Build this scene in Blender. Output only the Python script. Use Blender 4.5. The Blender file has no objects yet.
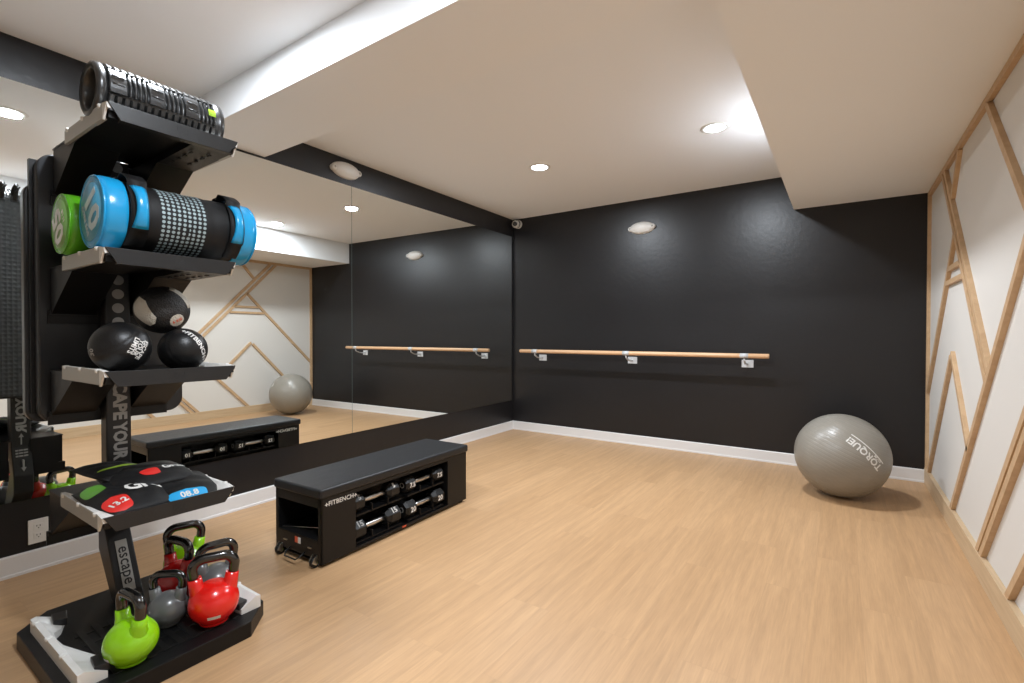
import bpy, bmesh, math, random
from mathutils import Vector, Matrix
random.seed(7)
scene = bpy.context.scene
COL = scene.collection
PI = math.pi

# ------------------------------------------------------------------ camera
F_PX, YAW, PITCH, ROLL = 486.479, 0.5959, -0.0123, -0.0007
CAM = Vector((3.3433, -4.965, 1.15))
cd = bpy.data.cameras.new('camera'); cam = bpy.data.objects.new('camera', cd); COL.objects.link(cam)
cd.sensor_width = 36.0; cd.sensor_fit = 'HORIZONTAL'; cd.lens = F_PX / 1024 * 36.0
cd.clip_start = 0.02; cd.clip_end = 60
fw = Vector((-math.sin(YAW) * math.cos(PITCH), math.cos(YAW) * math.cos(PITCH), math.sin(PITCH)))
r0 = Vector((math.cos(YAW), math.sin(YAW), 0)); u0 = r0.cross(fw)
rt = math.cos(ROLL) * r0 - math.sin(ROLL) * u0; up = math.sin(ROLL) * r0 + math.cos(ROLL) * u0
mw = Matrix((( rt.x, up.x, -fw.x, CAM.x), (rt.y, up.y, -fw.y, CAM.y), (rt.z, up.z, -fw.z, CAM.z), (0, 0, 0, 1)))
cam.matrix_world = mw
scene.camera = cam

# ------------------------------------------------------------------ world, exposure
w = bpy.data.worlds.new('world'); scene.world = w; w.use_nodes = True
w.node_tree.nodes['Background'].inputs[0].default_value = (0.5, 0.5, 0.5, 1)
w.node_tree.nodes['Background'].inputs[1].default_value = 0.05
vs = scene.view_settings
vs.view_transform = 'Standard'; vs.look = 'None'; vs.gamma = 1.0; vs.use_curve_mapping = False
vs.exposure = 0.32
LAMP_W = 30.0            # power of each downlight
LAMP_COL = (0.96, 1.03, 1.11)

# ------------------------------------------------------------------ room numbers
H = 2.568; XR = 3.909; HS = 2.264; XS = 2.983; HB = 2.373; YB1 = -3.142; YB2 = -3.594
LA = 0.0211; YN = -7.45
LIGHTS = [(1.2237, -1.4289), (2.6154, -1.4278), (1.212, -4.142), (2.60, -4.30)]

# ------------------------------------------------------------------ materials
MATS = {}
def nt(name):
    m = bpy.data.materials.new(name); m.use_nodes = True
    return m, m.node_tree, m.node_tree.nodes['Principled BSDF']
def mat(name, col, rough=0.5, metal=0.0, spec=0.5, coat=0.0, bump=0.0, bscale=200.0, var=0.0, vscale=8.0, emit=None, alpha=1.0, sheen=0.0, trans=0.0, stretch=(1,1,1), rvar=0.0):
    if name in MATS: return MATS[name]
    m, t, b = nt(name)
    b.inputs['Base Color'].default_value = (*col, 1); b.inputs['Roughness'].default_value = rough
    b.inputs['Metallic'].default_value = metal; b.inputs['Specular IOR Level'].default_value = spec
    b.inputs['Coat Weight'].default_value = coat; b.inputs['Coat Roughness'].default_value = 0.06
    b.inputs['Sheen Weight'].default_value = sheen
    if emit:
        b.inputs['Emission Color'].default_value = (*emit[0], 1); b.inputs['Emission Strength'].default_value = emit[1]
    N = t.nodes; L = t.links
    tc = N.new('ShaderNodeTexCoord'); mp = N.new('ShaderNodeMapping'); mp.inputs['Scale'].default_value = stretch
    L.new(tc.outputs['Object'], mp.inputs['Vector'])
    if var > 0:
        n = N.new('ShaderNodeTexNoise'); n.inputs['Scale'].default_value = vscale; n.inputs['Detail'].default_value = 4
        L.new(mp.outputs[0], n.inputs['Vector'])
        mx = N.new('ShaderNodeMix'); mx.data_type = 'RGBA'
        mx.inputs['A'].default_value = (*[c * (1 - var) for c in col], 1); mx.inputs['B'].default_value = (*[min(1, c * (1 + var)) for c in col], 1)
        L.new(n.outputs['Fac'], mx.inputs['Factor']); L.new(mx.outputs['Result'], b.inputs['Base Color'])
        if rvar > 0:
            mr = N.new('ShaderNodeMapRange'); mr.inputs['To Min'].default_value = rough - rvar; mr.inputs['To Max'].default_value = rough + rvar
            L.new(n.outputs['Fac'], mr.inputs['Value']); L.new(mr.outputs[0], b.inputs['Roughness'])
    if bump > 0:
        n2 = N.new('ShaderNodeTexNoise'); n2.inputs['Scale'].default_value = bscale; n2.inputs['Detail'].default_value = 3
        L.new(mp.outputs[0], n2.inputs['Vector'])
        bp = N.new('ShaderNodeBump'); bp.inputs['Strength'].default_value = bump; bp.inputs['Distance'].default_value = 0.002
        L.new(n2.outputs['Fac'], bp.inputs['Height']); L.new(bp.outputs[0], b.inputs['Normal'])
    MATS[name] = m
    return m

def wood_mat(name, light, dark, along='Z', rough=0.45):
    m, t, b = nt(name); N = t.nodes; L = t.links
    tc = N.new('ShaderNodeTexCoord'); mp = N.new('ShaderNodeMapping')
    s = {'X': (1.2, 22, 22), 'Y': (22, 1.2, 22), 'Z': (22, 22, 1.2), 'D': (9, 9, 9)}[along]
    mp.inputs['Scale'].default_value = s
    L.new(tc.outputs['Object'], mp.inputs['Vector'])
    n = N.new('ShaderNodeTexNoise'); n.inputs['Scale'].default_value = 2.2; n.inputs['Detail'].default_value = 7; n.inputs['Distortion'].default_value = 0.6
    L.new(mp.outputs[0], n.inputs['Vector'])
    cr = N.new('ShaderNodeValToRGB'); cr.color_ramp.elements[0].position = 0.3; cr.color_ramp.elements[1].position = 0.7
    cr.color_ramp.elements[0].color = (*dark, 1); cr.color_ramp.elements[1].color = (*light, 1)
    L.new(n.outputs['Fac'], cr.inputs[0]); L.new(cr.outputs[0], b.inputs['Base Color'])
    b.inputs['Roughness'].default_value = rough
    MATS[name] = m
    return m

def floor_mat():
    m, t, b = nt('oak_plank_vinyl'); N = t.nodes; L = t.links
    tc = N.new('ShaderNodeTexCoord')
    mp = N.new('ShaderNodeMapping'); mp.inputs['Rotation'].default_value = (0, 0, PI / 2)
    L.new(tc.outputs['Object'], mp.inputs['Vector'])
    br = N.new('ShaderNodeTexBrick'); br.inputs['Scale'].default_value = 1.0
    br.inputs['Brick Width'].default_value = 1.22; br.inputs['Row Height'].default_value = 0.18
    br.inputs['Mortar Size'].default_value = 0.0009; br.inputs['Mortar Smooth'].default_value = 0.3; br.inputs['Bias'].default_value = 0.0
    br.offset = 0.37; br.offset_frequency = 2
    br.inputs['Color1'].default_value = (0, 0, 0, 1); br.inputs['Color2'].default_value = (1, 1, 1, 1); br.inputs['Mortar'].default_value = (0.5, 0.5, 0.5, 1)
    L.new(mp.outputs[0], br.inputs['Vector'])
    # per plank tone
    cr = N.new('ShaderNodeValToRGB'); e = cr.color_ramp.elements
    e[0].position = 0; e[0].color = (0.480, 0.292, 0.150, 1); e[1].position = 1; e[1].color = (0.520, 0.322, 0.170, 1)
    L.new(br.outputs['Color'], cr.inputs[0])
    # grain
    mg = N.new('ShaderNodeMapping'); mg.inputs['Scale'].default_value = (21, 1.1, 1)
    L.new(tc.outputs['Object'], mg.inputs['Vector'])
    add = N.new('ShaderNodeVectorMath'); add.operation = 'ADD'
    sc = N.new('ShaderNodeVectorMath'); sc.operation = 'SCALE'; sc.inputs['Scale'].default_value = 17.0
    L.new(br.outputs['Color'], sc.inputs[0]); L.new(mg.outputs[0], add.inputs[0]); L.new(sc.outputs[0], add.inputs[1])
    n = N.new('ShaderNodeTexNoise'); n.inputs['Scale'].default_value = 1.6; n.inputs['Detail'].default_value = 6; n.inputs['Distortion'].default_value = 0.4
    L.new(add.outputs[0], n.inputs['Vector'])
    n3 = N.new('ShaderNodeTexNoise'); n3.inputs['Scale'].default_value = 9; n3.inputs['Detail'].default_value = 5
    L.new(add.outputs[0], n3.inputs['Vector'])
    r2 = N.new('ShaderNodeMapRange'); r2.inputs['From Min'].default_value = 0.32; r2.inputs['From Max'].default_value = 0.68; r2.inputs['To Min'].default_value = 0.90; r2.inputs['To Max'].default_value = 1.07
    L.new(n.outputs['Fac'], r2.inputs['Value'])
    r3 = N.new('ShaderNodeMapRange'); r3.inputs['From Min'].default_value = 0.3; r3.inputs['From Max'].default_value = 0.7; r3.inputs['To Min'].default_value = 0.93; r3.inputs['To Max'].default_value = 1.05
    L.new(n3.outputs['Fac'], r3.inputs['Value'])
    mu = N.new('ShaderNodeMath'); mu.operation = 'MULTIPLY'; L.new(r2.outputs[0], mu.inputs[0]); L.new(r3.outputs[0], mu.inputs[1])
    vm = N.new('ShaderNodeVectorMath'); vm.operation = 'SCALE'; L.new(cr.outputs[0], vm.inputs[0]); L.new(mu.outputs[0], vm.inputs['Scale'])
    mx = N.new('ShaderNodeMix'); mx.data_type = 'RGBA'; mx.inputs['B'].default_value = (0.33, 0.21, 0.12, 1)
    mf = N.new('ShaderNodeMath'); mf.operation = 'MULTIPLY'; mf.inputs[1].default_value = 0.25
    L.new(br.outputs['Fac'], mf.inputs[0]); L.new(mf.outputs[0], mx.inputs['Factor']); L.new(vm.outputs[0], mx.inputs['A'])
    L.new(mx.outputs['Result'], b.inputs['Base Color'])
    b.inputs['Roughness'].default_value = 0.42; b.inputs['Specular IOR Level'].default_value = 0.35
    bp = N.new('ShaderNodeBump'); bp.inputs['Strength'].default_value = 0.12; bp.inputs['Distance'].default_value = 0.001
    L.new(n3.outputs['Fac'], bp.inputs['Height']); L.new(bp.outputs[0], b.inputs['Normal'])
    return m

def hex_mat():
    m, t, b = nt('hex_foam'); N = t.nodes; L = t.links
    tc = N.new('ShaderNodeTexCoord')
    v = N.new('ShaderNodeTexVoronoi'); v.inputs['Scale'].default_value = 48; v.inputs['Randomness'].default_value = 0.0
    sk = N.new('ShaderNodeMapping'); sk.inputs['Scale'].default_value = (0, 1, 0.9)
    L.new(tc.outputs['Object'], sk.inputs[0]); L.new(sk.outputs[0], v.inputs['Vector'])
    b.inputs['Base Color'].default_value = (0.05, 0.053, 0.056, 1); b.inputs['Roughness'].default_value = 0.4
    bp = N.new('ShaderNodeBump'); bp.inputs['Strength'].default_value = 0.9; bp.inputs['Distance'].default_value = 0.006
    L.new(v.outputs['Distance'], bp.inputs['Height']); L.new(bp.outputs[0], b.inputs['Normal'])
    return m

def dimple_mat():   # pebbled rubber of the medicine ball
    m, t, b = nt('pebbled_black_rubber'); N = t.nodes; L = t.links
    tc = N.new('ShaderNodeTexCoord'); v = N.new('ShaderNodeTexVoronoi'); v.inputs['Scale'].default_value = 170
    L.new(tc.outputs['Object'], v.inputs['Vector'])
    b.inputs['Base Color'].default_value = (0.014, 0.014, 0.015, 1); b.inputs['Roughness'].default_value = 0.5
    bp = N.new('ShaderNodeBump'); bp.inputs['Strength'].default_value = 0.8; bp.inputs['Distance'].default_value = 0.0025
    L.new(v.outputs['Distance'], bp.inputs['Height']); L.new(bp.outputs[0], b.inputs['Normal'])
    m2 = m.copy(); m2.name = 'pebbled_pale_rubber'
    m2.node_tree.nodes['Principled BSDF'].inputs['Base Color'].default_value = (0.56, 0.53, 0.46, 1)
    return m, m2

def glass_mirror():
    m, t, b = nt('mirror_glass'); N = t.nodes; L = t.links
    b.inputs['Base Color'].default_value = (0.86, 0.88, 0.86, 1); b.inputs['Metallic'].default_value = 1.0; b.inputs['Roughness'].default_value = 0.0
    return m

BLACKWALL = mat('black_eggshell_paint', (0.0105, 0.0100, 0.0110), 0.37, spec=0.45, bump=0.5, bscale=22, var=0.12, vscale=3, rvar=0.03)
WHITE = mat('white_ceiling_paint', (0.88, 0.895, 0.91), 0.75, spec=0.2)
WALLWHITE = mat('white_wall_paint', (0.69, 0.665, 0.625), 0.6, spec=0.25)
BASEW = mat('white_gloss_trim', (0.72, 0.71, 0.70), 0.35, spec=0.4)
FLOOR = floor_mat()
WOOD = wood_mat('pale_oak_strip', (0.60, 0.41, 0.24), (0.50, 0.325, 0.18), 'D', 0.5)
WOODB = wood_mat('pale_oak_base', (0.62, 0.46, 0.29), (0.52, 0.37, 0.22), 'Y', 0.5)
BARW = wood_mat('barre_beech', (0.72, 0.46, 0.27), (0.64, 0.385, 0.21), 'X', 0.35)
MIRROR = glass_mirror()
EDGE = mat('glass_edge', (0.25, 0.32, 0.30), 0.15, spec=0.6)
PLASTW = mat('white_plastic', (0.74, 0.73, 0.70), 0.35)
PLASTB = mat('black_plastic', (0.012, 0.012, 0.013), 0.35)
SLOT = mat('socket_black', (0.01, 0.01, 0.01), 0.6)
POWDER = mat('black_powder_coat', (0.0055, 0.0055, 0.006), 0.40, spec=0.3, bump=0.15, bscale=700)
POWDER2 = mat('charcoal_powder_coat', (0.016, 0.016, 0.0165), 0.38, spec=0.4, bump=0.15, bscale=700)
FROST = mat('frosted_plastic', (0.40, 0.39, 0.36), 0.4)
RUBBER = mat('black_rubber', (0.007, 0.007, 0.007), 0.42, spec=0.4, bump=0.25, bscale=300)
FABRIC = mat('black_nylon', (0.007, 0.007, 0.0075), 0.55, spec=0.3, bump=0.4, bscale=500)
VINYL = mat('black_vinyl_pad', (0.012, 0.013, 0.015), 0.42, spec=0.4, bump=0.25, bscale=120, var=0.25, vscale=5, rvar=0.05, stretch=(6, 1, 1))
MATSM = mat('smooth_mat_foam', (0.012, 0.013, 0.015), 0.33, bump=0.2, bscale=60)
SLAM = mat('slam_ball_rubber', (0.008, 0.008, 0.0085), 0.36, spec=0.4, bump=0.35, bscale=260)
BLUE = mat('sky_blue_vinyl', (0.012, 0.31, 0.62), 0.22, spec=0.6)
BLUEP = mat('blue_print', (0.02, 0.36, 0.72), 0.5)
GREENV = mat('lime_vinyl', (0.10, 0.42, 0.012), 0.25, spec=0.6)
GREENK = mat('lime_urethane', (0.27, 0.62, 0.004), 0.22, spec=0.6, coat=0.35)
REDK = mat('red_urethane', (0.75, 0.010, 0.006), 0.22, spec=0.6, coat=0.35)
REDD = mat('deep_red_urethane', (0.45, 0.006, 0.006), 0.25, spec=0.6, coat=0.35)
GREYK = mat('grey_urethane', (0.115, 0.118, 0.118), 0.28, spec=0.6, coat=0.35)
GLOSSB = mat('black_gloss_coating', (0.006, 0.006, 0.006), 0.16, spec=0.7, coat=0.5)
CHROME = mat('brushed_steel', (0.62, 0.60, 0.57), 0.28, metal=1.0)
STEELG = mat('painted_steel_grey', (0.55, 0.56, 0.57), 0.4)
PRINTW = mat('white_print', (0.74, 0.73, 0.70), 0.5)
PRINTG = mat('grey_print', (0.36, 0.36, 0.35), 0.5)
PRINTP = mat('pale_print', (0.50, 0.62, 0.66), 0.4)
PATB = mat('pale_blue_print', (0.07, 0.33, 0.50), 0.35)
PATG = mat('pale_green_print', (0.20, 0.40, 0.12), 0.35)
EVA = mat('roller_foam', (0.016, 0.016, 0.016), 0.30, spec=0.7, coat=0.25)
DOTS = mat('pale_dot_print', (0.30, 0.38, 0.40), 0.5)
DOTG = mat('grey_dot_print', (0.30, 0.30, 0.29), 0.5)
REDP = mat('red_print', (0.70, 0.025, 0.018), 0.5)
GREENP = mat('green_print', (0.10, 0.30, 0.03), 0.5)
LIMEP = mat('lime_piping', (0.32, 0.52, 0.03), 0.4)
ORANGEP = mat('orange_label', (0.65, 0.10, 0.04), 0.5)
BALLG = None
def ball_mat():
    m, t, b = nt('grey_ribbed_pvc'); N = t.nodes; L = t.links
    b.inputs['Base Color'].default_value = (0.255, 0.235, 0.200, 1); b.inputs['Roughness'].default_value = 0.33; b.inputs['Specular IOR Level'].default_value = 0.5
    tc = N.new('ShaderNodeTexCoord'); wv = N.new('ShaderNodeTexWave'); wv.wave_type = 'BANDS'; wv.bands_direction = 'Z'
    wv.inputs['Scale'].default_value = 13.5; wv.inputs['Distortion'].default_value = 0.0
    L.new(tc.outputs['Object'], wv.inputs['Vector'])
    cr = N.new('ShaderNodeValToRGB'); cr.color_ramp.elements[0].position = 0.0; cr.color_ramp.elements[1].position = 0.25
    L.new(wv.outputs['Fac'], cr.inputs[0])
    bp = N.new('ShaderNodeBump'); bp.inputs['Strength'].default_value = 0.25; bp.inputs['Distance'].default_value = 0.003
    L.new(cr.outputs[0], bp.inputs['Height']); L.new(bp.outputs[0], b.inputs['Normal'])
    return m
BALLG = ball_mat()
HEX = hex_mat(); PEB, PEW = dimple_mat()
LAMP = mat('lamp_lens', (0.9, 0.9, 0.9), 0.5)
def set_lamp():
    b = LAMP.node_tree.nodes['Principled BSDF']
    b.inputs['Emission Color'].default_value = (*LAMP_COL, 1)
    b.inputs['Emission Strength'].default_value = 14.0
set_lamp()

# ------------------------------------------------------------------ mesh helpers
class B:
    """collects shapes in one bmesh"""
    def __init__(s): s.bm = bmesh.new(); s.mats = []
    def mi(s, m):
        if m is None: return 0
        if m not in s.mats: s.mats.append(m)
        return s.mats.index(m)
    def _new(s, verts, faces, m=None, M=None, smooth=False):
        vs = [s.bm.verts.new((M @ Vector(v)) if M else v) for v in verts]
        k = s.mi(m); out = []
        for f in faces:
            try:
                fc = s.bm.faces.new([vs[i] for i in f]); fc.material_index = k; fc.smooth = smooth; out.append(fc)
            except ValueError: pass
        return vs, out
    def box(s, x0, x1, y0, y1, z0, z1, m=None, bev=0.0, M=None, seg=2):
        v = [(x, y, z) for z in (z0, z1) for y in (y0, y1) for x in (x0, x1)]
        f = [(0, 2, 3, 1), (4, 5, 7, 6), (0, 1, 5, 4), (2, 6, 7, 3), (0, 4, 6, 2), (1, 3, 7, 5)]
        vs, fs = s._new(v, f, m, M)
        if bev > 0:
            es = list({e for fc in fs for e in fc.edges})
            r = bmesh.ops.bevel(s.bm, geom=es, offset=bev, segments=seg, affect='EDGES', profile=0.5)
            for fc in r['faces']: fc.material_index = s.mi(m)
        return s
    def prism(s, poly, axis, a, b, m=None, bev=0.0, M=None):
        """poly: 2D points; axis x: (y,z), y: (x,z), z: (x,y)"""
        def P(p, t):
            return {'x': (t, p[0], p[1]), 'y': (p[0], t, p[1]), 'z': (p[0], p[1], t)}[axis]
        n = len(poly); v = [P(p, a) for p in poly] + [P(p, b) for p in poly]
        f = [tuple(range(n)), tuple(reversed(range(n, 2 * n)))] + [(i, i + n, (i + 1) % n + n, (i + 1) % n) for i in range(n)]
        vs, fs = s._new(v, f, m, M)
        bmesh.ops.recalc_face_normals(s.bm, faces=fs)
        if bev > 0:
            es = list({e for fc in fs for e in fc.edges})
            r = bmesh.ops.bevel(s.bm, geom=es, offset=bev, segments=2, affect='EDGES', profile=0.5)
            for fc in r['faces']: fc.material_index = s.mi(m)
        return s
    def tube(s, pts, r, seg=12, closed=False, m=None, caps=True, flat=1.0, M=None):
        pts = [Vector(p) for p in pts]; n = len(pts)
        rs = r if isinstance(r, (list, tuple)) else [r] * n
        T = []
        for i in range(n):
            a = pts[(i - 1) % n] if (closed or i > 0) else pts[i]
            b = pts[(i + 1) % n] if (closed or i < n - 1) else pts[i]
            T.append((b - a).normalized())
        ref = Vector((0, 0, 1)) if abs(T[0].z) < 0.9 else Vector((1, 0, 0))
        nrm = (ref - T[0] * ref.dot(T[0])).normalized(); rings = []
        for i in range(n):
            nrm = (nrm - T[i] * nrm.dot(T[i])).normalized(); bn = T[i].cross(nrm)
            ring = []
            for k in range(seg):
                a = 2 * PI * k / seg
                q = pts[i] + rs[i] * (math.cos(a) * nrm + flat * math.sin(a) * bn)
                ring.append(s.bm.verts.new((M @ q) if M else q))
            rings.append(ring)
        k = s.mi(m)
        for i in range(n if closed else n - 1):
            A, Bq = rings[i], rings[(i + 1) % n]
            for j in range(seg):
                fc = s.bm.faces.new((A[j], A[(j + 1) % seg], Bq[(j + 1) % seg], Bq[j])); fc.smooth = True; fc.material_index = k
        if caps and not closed:
            for ring, rev in ((rings[0], True), (rings[-1], False)):
                fc = s.bm.faces.new(list(reversed(ring)) if rev else ring); fc.material_index = k
        return s
    def cyl(s, p0, p1, r0, r1=None, seg=24, m=None, M=None):
        return s.tube([p0, p1], [r0, r0 if r1 is None else r1], seg, m=m, M=M)
    def lathe(s, prof, seg=32, m=None, M=None, smooth=True, mfun=None, rfun=None):
        """prof: (r,z) from bottom to top around z"""
        rings = []
        for (r, z) in prof:
            if r < 1e-6: rings.append([s.bm.verts.new((M @ Vector((0, 0, z))) if M else (0, 0, z))]); continue
            ring = []
            for k in range(seg):
                a = 2 * PI * k / seg; rr = r * (rfun(a, z) if rfun else 1)
                q = Vector((rr * math.cos(a), rr * math.sin(a), z)); ring.append(s.bm.verts.new((M @ q) if M else q))
            rings.append(ring)
        for i in range(len(prof) - 1):
            A, Bq = rings[i], rings[i + 1]
            mm = m if not mfun else mfun(i)
            k = s.mi(mm)
            for j in range(seg):
                if len(A) == 1 and len(Bq) == 1: continue
                if len(A) == 1: f = (A[0], Bq[(j + 1) % seg], Bq[j])
                elif len(Bq) == 1: f = (A[j], A[(j + 1) % seg], Bq[0])
                else: f = (A[j], A[(j + 1) % seg], Bq[(j + 1) % seg], Bq[j])
                fc = s.bm.faces.new(f); fc.smooth = smooth; fc.material_index = k
        return s
    def ball(s, c, r, seg=48, m=None, sx=1, sy=1, sz=1, M=None):
        n = seg // 2
        prof = [(r * math.sin(PI * i / n), -r * math.cos(PI * i / n)) for i in range(n + 1)]
        prof[0] = (0, -r); prof[-1] = (0, r)
        MM = Matrix.Translation(Vector(c)) @ Matrix.Diagonal((sx, sy, sz, 1))
        if M: MM = M @ MM
        return s.lathe(prof, seg, m, MM)
    def raw(s, verts, faces, m=None, M=None, smooth=False):
        s._new(verts, faces, m, M, smooth); return s
    def obj(s, name, m=None, parent=None, loc=None, shift=None, rotz=0, smooth=None):
        if m is not None and not s.mats: s.mats = [m]
        if shift is not None:
            for v in s.bm.verts: v.co -= Vector(shift)
        me = bpy.data.meshes.new(name)
        bmesh.ops.recalc_face_normals(s.bm, faces=s.bm.faces[:])
        s.bm.to_mesh(me); s.bm.free()
        for mm in s.mats: me.materials.append(mm)
        if smooth:
            for p in me.polygons: p.use_smooth = True
        o = bpy.data.objects.new(name, me); COL.objects.link(o)
        if parent is not None: o.parent = parent
        if loc is not None: o.location = loc
        o.rotation_euler[2] = rotz
        return o

def thing(name, label, cat, loc=(0, 0, 0), rotz=0, group=None):
    o = bpy.data.objects.new(name, None); COL.objects.link(o)
    o.empty_display_size = 0.05
    o.location = loc; o.rotation_euler = (0, 0, rotz); tag(o, label, cat, group); return o
def tag(o, label, cat, group=None):
    o['label'] = label; o['category'] = cat
    if group: o['group'] = group
    return o
def struct(o): o['kind'] = 'structure'; return o

_txt = {}
def text_geo(s, size=1.0, bold=0.0, extrude=0.0, spacing=1.0, align='CENTER', shear=0.0, line=1.0):
    """verts and faces of a line of lettering lying in the xy plane, centred"""
    key = (s, size, bold, extrude, spacing, align, shear, line)
    if key in _txt: return _txt[key]
    c = bpy.data.curves.new('lettering', 'FONT'); c.body = s; c.size = size; c.offset = bold * size; c.extrude = extrude
    c.space_character = spacing; c.align_x = align; c.align_y = 'CENTER'; c.resolution_u = 2; c.shear = shear; c.space_line = line
    o = bpy.data.objects.new('lettering', c); COL.objects.link(o)
    dg = bpy.context.evaluated_depsgraph_get(); dg.update()
    me = bpy.data.meshes.new_from_object(o.evaluated_get(dg))
    v = [tuple(p.co) for p in me.vertices]; f = [tuple(p.vertices) for p in me.polygons]
    bpy.data.objects.remove(o); bpy.data.curves.remove(c); bpy.data.meshes.remove(me)
    _txt[key] = (v, f); return v, f
def frame(o, x, y):
    """matrix: local x -> x, local y -> y, z -> their cross, origin o"""
    x = Vector(x).normalized(); y = Vector(y).normalized(); z = x.cross(y)
    return Matrix(((x.x, y.x, z.x, o[0]), (x.y, y.y, z.y, o[1]), (x.z, y.z, z.z, o[2]), (0, 0, 0, 1)))

# ------------------------------------------------------------------ room shell
def lw(y, d=0.0, z=0.0):         # point on the left wall line, d metres out from it
    return (-LA * y + d, y, z)
def slab(name, pts, z0, z1, m):
    return struct(B().prism(pts, 'z', z0, z1).obj(name, m))
struct(B().box(-0.5, 4.3, YN - 0.3, 0.3, -0.10, 0.0).obj('floor', FLOOR))
# ceiling with its dropped beam and soffit
struct(B().box(-0.5, 4.3, YN - 0.3, 0.3, H, H + 0.1).obj('ceiling', WHITE))
WX = -0.012
struct(B().prism([(WX - 0.3 - LA * 0.0, 0.2), (WX - LA * 0.2, 0.2), (WX - LA * YN, YN - 0.1), (WX - 0.3, YN - 0.1)], 'z', 0, H + 0.05).obj('wall_left', BLACKWALL))
struct(B().box(-0.4, 4.2, 0.0, 0.2, 0, H + 0.05).obj('wall_back', BLACKWALL))
struct(B().box(XR, XR + 0.2, YN - 0.1, 0.1, 0, H + 0.05).obj('wall_right', WALLWHITE))
struct(B().box(-0.4, 4.2, YN - 0.2, YN, 0, H + 0.05).obj('wall_near', WALLWHITE))
struct(B().box(XS, XR + 0.01, YN - 0.01, 0.001, HS, H + 0.01).obj('ceiling_soffit', WHITE))
struct(B().box(-0.1, XS + 0.01, YB2, YB1, HB, H + 0.01).obj('ceiling_beam', WHITE))
# baseboards with a shoe strip
def basepoly(out=1):
    return [(0, 0), (0.016, 0), (0.016, 0.012), (0.012, 0.016), (0.012, 0.096), (0.008, 0.102), (0, 0.102)]
b = B()
P = basepoly(); n = len(P)
v = []
for yy in (0.0, YN):
    for (d, z) in P: v.append((WX - LA * yy + d, yy, z))
b.raw(v, [tuple(range(n)), tuple(range(2 * n - 1, n - 1, -1))] + [(i, (i + 1) % n, (i + 1) % n + n, i + n) for i in range(n)])
struct(b.obj('baseboard_left', BASEW))
b = B(); b.prism([(-p[0], p[1]) for p in P], 'x', -0.01, XR - 0.02); struct(b.obj('baseboard_back', BASEW))
b = B(); b.box(3.884, XR, YN, -0.001, 0, 0.115, bev=0.001); struct(b.obj('baseboard_right', WOODB))

# pale wood strips on the right wall
XF = 3.888; SW = 0.036
def strip(name, p, q, wd=SW, miter=None, idx=[0]):
    (y0, z0), (y1, z1) = p, q
    d = Vector((y1 - y0, z1 - z0)); L = d.length; d.normalize(); nn = Vector((-d.y, d.x)) * wd / 2
    a = Vector(p); c = Vector(q)
    poly = [tuple(a + nn), tuple(a - nn), tuple(c - nn), tuple(c + nn)]
    idx[0] += 1
    o = B().prism(poly, 'x', XF, XR + 0.0005, bev=0.0012).obj('trim_%d' % idx[0], WOOD)
    return struct(o)
ZT = HS - 0.001
strip('t', (-0.018, 0.103), (-0.018, ZT - SW))                  # corner upright
strip('t', (0.0, ZT - SW / 2), (YN, ZT - SW / 2))                # along the soffit
def line(p, s):  # helper: point at parameter
    return p
# D: pair of strips
for off in (-0.032, 0.032):
    d = Vector((-1.0, -1.03)).normalized(); nn = Vector((-d.y, d.x)) * off
    a = Vector((-0.70, 2.205)) + nn; a = a - d * ((a.y - 2.225) / d.y) if False else a
    t0 = (2.228 - a.y) / d.y; a2 = a + d * t0
    # meets E: z = 0.114 + (-1.118 - y)*0.988
    t = 0
    while (a2 + d * t).y > 0.105 + (-1.070 - (a2 + d * t).x) * 1.009 + 0.026: t += 0.003
    strip('t', tuple(a2), tuple(a2 + d * t))
strip('t', (-1.185, 2.228), (-0.985, 1.995))                      # G
strip('t', (-1.085, 1.765), (-0.036, 0.720))                      # H
strip('t', (-1.265, 1.567), (-0.905, 1.567), 0.03)               # I1
strip('t', (-1.330, 1.483), (-0.825, 1.483), 0.03)               # I2
strip('t', (-1.026, 1.045), (-1.525, 0.548))                      # V, leg towards the room
strip('t', (-1.002, 1.021), (-0.12, 0.103))                      # V, leg to the corner
strip('t', (-1.070, 0.105), (-2.520, 1.568))                      # E
strip('t', (-1.845, 2.228), (-2.530, 1.545))                      # L
strip('t', (-1.755, 0.105), (-3.50, 1.96))                      # F pair
strip('t', (-1.825, 0.105), (-3.555, 1.93))
strip('t', (-2.270, 0.105), (-3.86, 1.77))                      # K
strip('t', (-2.570, 1.60), (-3.19, 2.228))

# mirrors on the left wall
ZM0, ZM1 = 0.3548, 2.3563
MX0, MX1 = -0.0120, -0.0060
for k, (ya, yb) in enumerate(((-0.036, -2.418), (-2.422, -4.806), (-4.810, -7.19))):
    lab = ['tall wall mirror pane nearest the far corner, on the black wall', 'tall wall mirror pane behind the equipment rack, left of the seam', 'tall wall mirror pane of the black wall nearest the viewer, left of the rack'][k]
    b = B()
    v = []
    for z in (ZM0, ZM1):
        for (yy) in (ya, yb):
            for d in (MX0, MX1): v.append((-LA * yy + d, yy, z))
    f = [(0, 1, 3, 2), (4, 6, 7, 5), (0, 4, 5, 1), (2, 3, 7, 6), (0, 2, 6, 4), (1, 5, 7, 3)]
    vs_, fs_ = b._new(v, f, None)
    b.mats = [EDGE, MIRROR]
    fs_[5].material_index = 1
    o = b.obj('wall_mirror', None); tag(o, lab, 'mirror', 'mirror panes on the left wall')

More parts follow.
